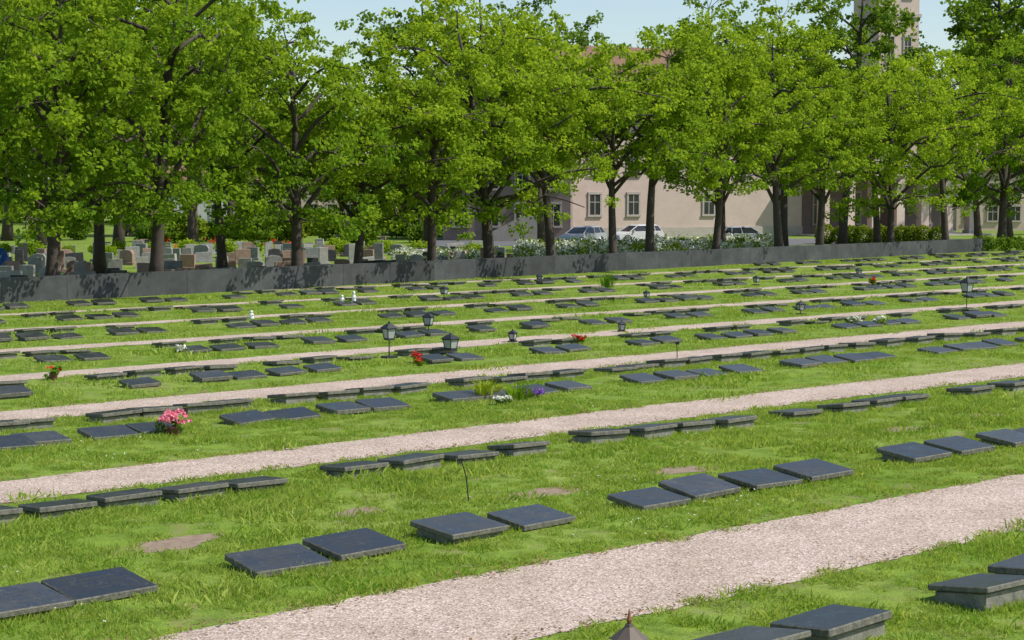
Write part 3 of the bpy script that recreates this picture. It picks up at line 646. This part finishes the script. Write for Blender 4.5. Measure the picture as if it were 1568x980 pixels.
for px,py,hh in [(385,489,.25),(542,466,.42),(524,466,.3)]:
    mb=MB(); mb.tube([(0,0,0),(0,0,hh*.25),(0,0,hh*.5),(0,0,hh*.68),(0,0,hh*.74)],[.09,.07,.06,.05,.025],8); mb.tube([(0,0,hh*.74),(0,0,hh*.8),(0,0,hh*.92),(0,0,hh)],[.025,.045,.045,.01],8); mb.tube([(0,0,hh*.62),(.07,-.02,hh*.5),(.05,-.08,hh*.55)],[.02,.018,.012],5); mb.tube([(0,0,hh*.62),(-.07,-.02,hh*.5),(-.05,-.08,hh*.55)],[.02,.018,.012],5)
    inst('angel_figurine',mb.mesh('angel_figurine',[M_wst],smooth=True),None,G(px,py))
R=np.random.default_rng(77); dd=[]
while len(dd)<420:
    Y=R.uniform(14,45); X=R.uniform(-.3,.3)*Y; u,v=uvof(X,Y)
    if any(a-.1<v<b+.1 for a,b in PATHS): continue
    if math.sin(X*.9)+math.sin(Y*.7+X*.4)<.5: continue
    dd.append((X,Y,R.uniform(.05,.08)))
V_,F_,T_=leaves(np.array(dd),np.full(len(dd),.012),3,.017,R,.3,2.0); mk('lawn_daisies',V_,F_,[M_flw],tint=T_)
M_dry=leaf_mat('dry_leaf_litter',(0.16,0.10,0.05),(0.32,0.22,0.12),.1,1.0)
dd=[]
for a,b in PATHS[:3]:
    for e_ in (a,b):
        for i in range(1500):
            u=R.uniform(-8,45); v=e_+R.normal(0,.1); q=UV(u,v); dd.append((q.x,q.y,R.uniform(.012,.05)))
V_,F_,T_=leaves(np.array(dd),np.full(len(dd),.025),2,.03,R,.2,2.0); mk('leaf_litter',V_,F_,[M_dry],tint=T_)

# ------------------------------------------------------------------ gardener bending over a grave behind the wall
def person():
    p=wall_pt(wall_s(5,17),17); e=empty('gardener',(p.x,p.y,gz(p)),-.4)
    J=[(0,0,.78),(0,-.12,.98),(0,-.34,1.12),(0,-.44,1.13),
       (.1,.02,.72),(.12,-.06,.42),(.12,.08,.08),(.12,-.08,.05),(-.1,.02,.72),(-.12,-.16,.42),(-.12,-.02,.08),(-.12,-.18,.05),
       (.19,-.33,1.06),(.24,-.42,.82),(.18,-.58,.62),(-.19,-.33,1.06),(-.24,-.42,.82),(-.16,-.58,.62)]
    E=[(0,1),(1,2),(2,3),(0,4),(4,5),(5,6),(6,7),(0,8),(8,9),(9,10),(10,11),(2,12),(12,13),(13,14),(2,15),(15,16),(16,17)]
    r=[.15,.15,.15,.06,.1,.075,.05,.045,.1,.075,.05,.045,.075,.055,.038,.075,.055,.038]
    me=bpy.data.meshes.new('body'); me.from_pydata(J,E,[]); o=inst('body',me,e)
    me.materials.append(simple('blue_jacket',(0.03,0.12,0.45),.8))
    md=o.modifiers.new('skin','SKIN'); sv=me.skin_vertices[0].data
    for i,x in enumerate(r): sv[i].radius=(x,x)
    sv[0].use_root=True; s2=o.modifiers.new('sub','SUBSURF'); s2.levels=1; s2.render_levels=1
    hd=MB(); hd.tube([(0,-.42,1.1),(0,-.47,1.13),(0,-.53,1.15),(0,-.6,1.16),(0,-.66,1.165)],[.05,.09,.105,.09,.03],10); hd.tube([(0,-.6,1.07),(0,-.6,1.04)],[.02,.012],5)
    inst('head',hd.mesh('head',[simple('skin',(0.45,0.27,0.2),.6)],smooth=True),e)
    hr_=MB(); hr_.tube([(0,-.45,1.16),(0,-.52,1.19),(0,-.6,1.2),(0,-.66,1.18)],[.06,.095,.09,.03],10); inst('hair',hr_.mesh('hair',[simple('hair',(0.05,0.03,0.02),.8)],smooth=True),e)
person()

# ------------------------------------------------------------------ light
el=math.radians(50); sx,sy=.98,-.2
d=Vector((sx*math.cos(el),sy*math.cos(el),math.sin(el)))
sl=bpy.data.lights.new('sun','SUN'); sl.energy=5.0; sl.angle=math.radians(.5); sl.color=(1,.96,.89); so=bpy.data.objects.new('sun',sl); COL.objects.link(so); so.rotation_euler=d.to_track_quat('Z','Y').to_euler(); so.location=(30,-10,40)
w=bpy.data.worlds.new('World'); sc.world=w; w.use_nodes=True; nt=w.node_tree; bg=nt.nodes['Background']; bg.inputs[1].default_value=.15
sk=nt.nodes.new('ShaderNodeTexSky'); sk.sky_type='NISHITA'; sk.sun_disc=False; sk.sun_elevation=el; sk.sun_rotation=math.atan2(sx,sy); sk.dust_density=.8; nt.links.new(sk.outputs[0],bg.inputs[0])
sc.view_settings.view_transform='Standard'; sc.view_settings.look='None'; sc.view_settings.exposure=0
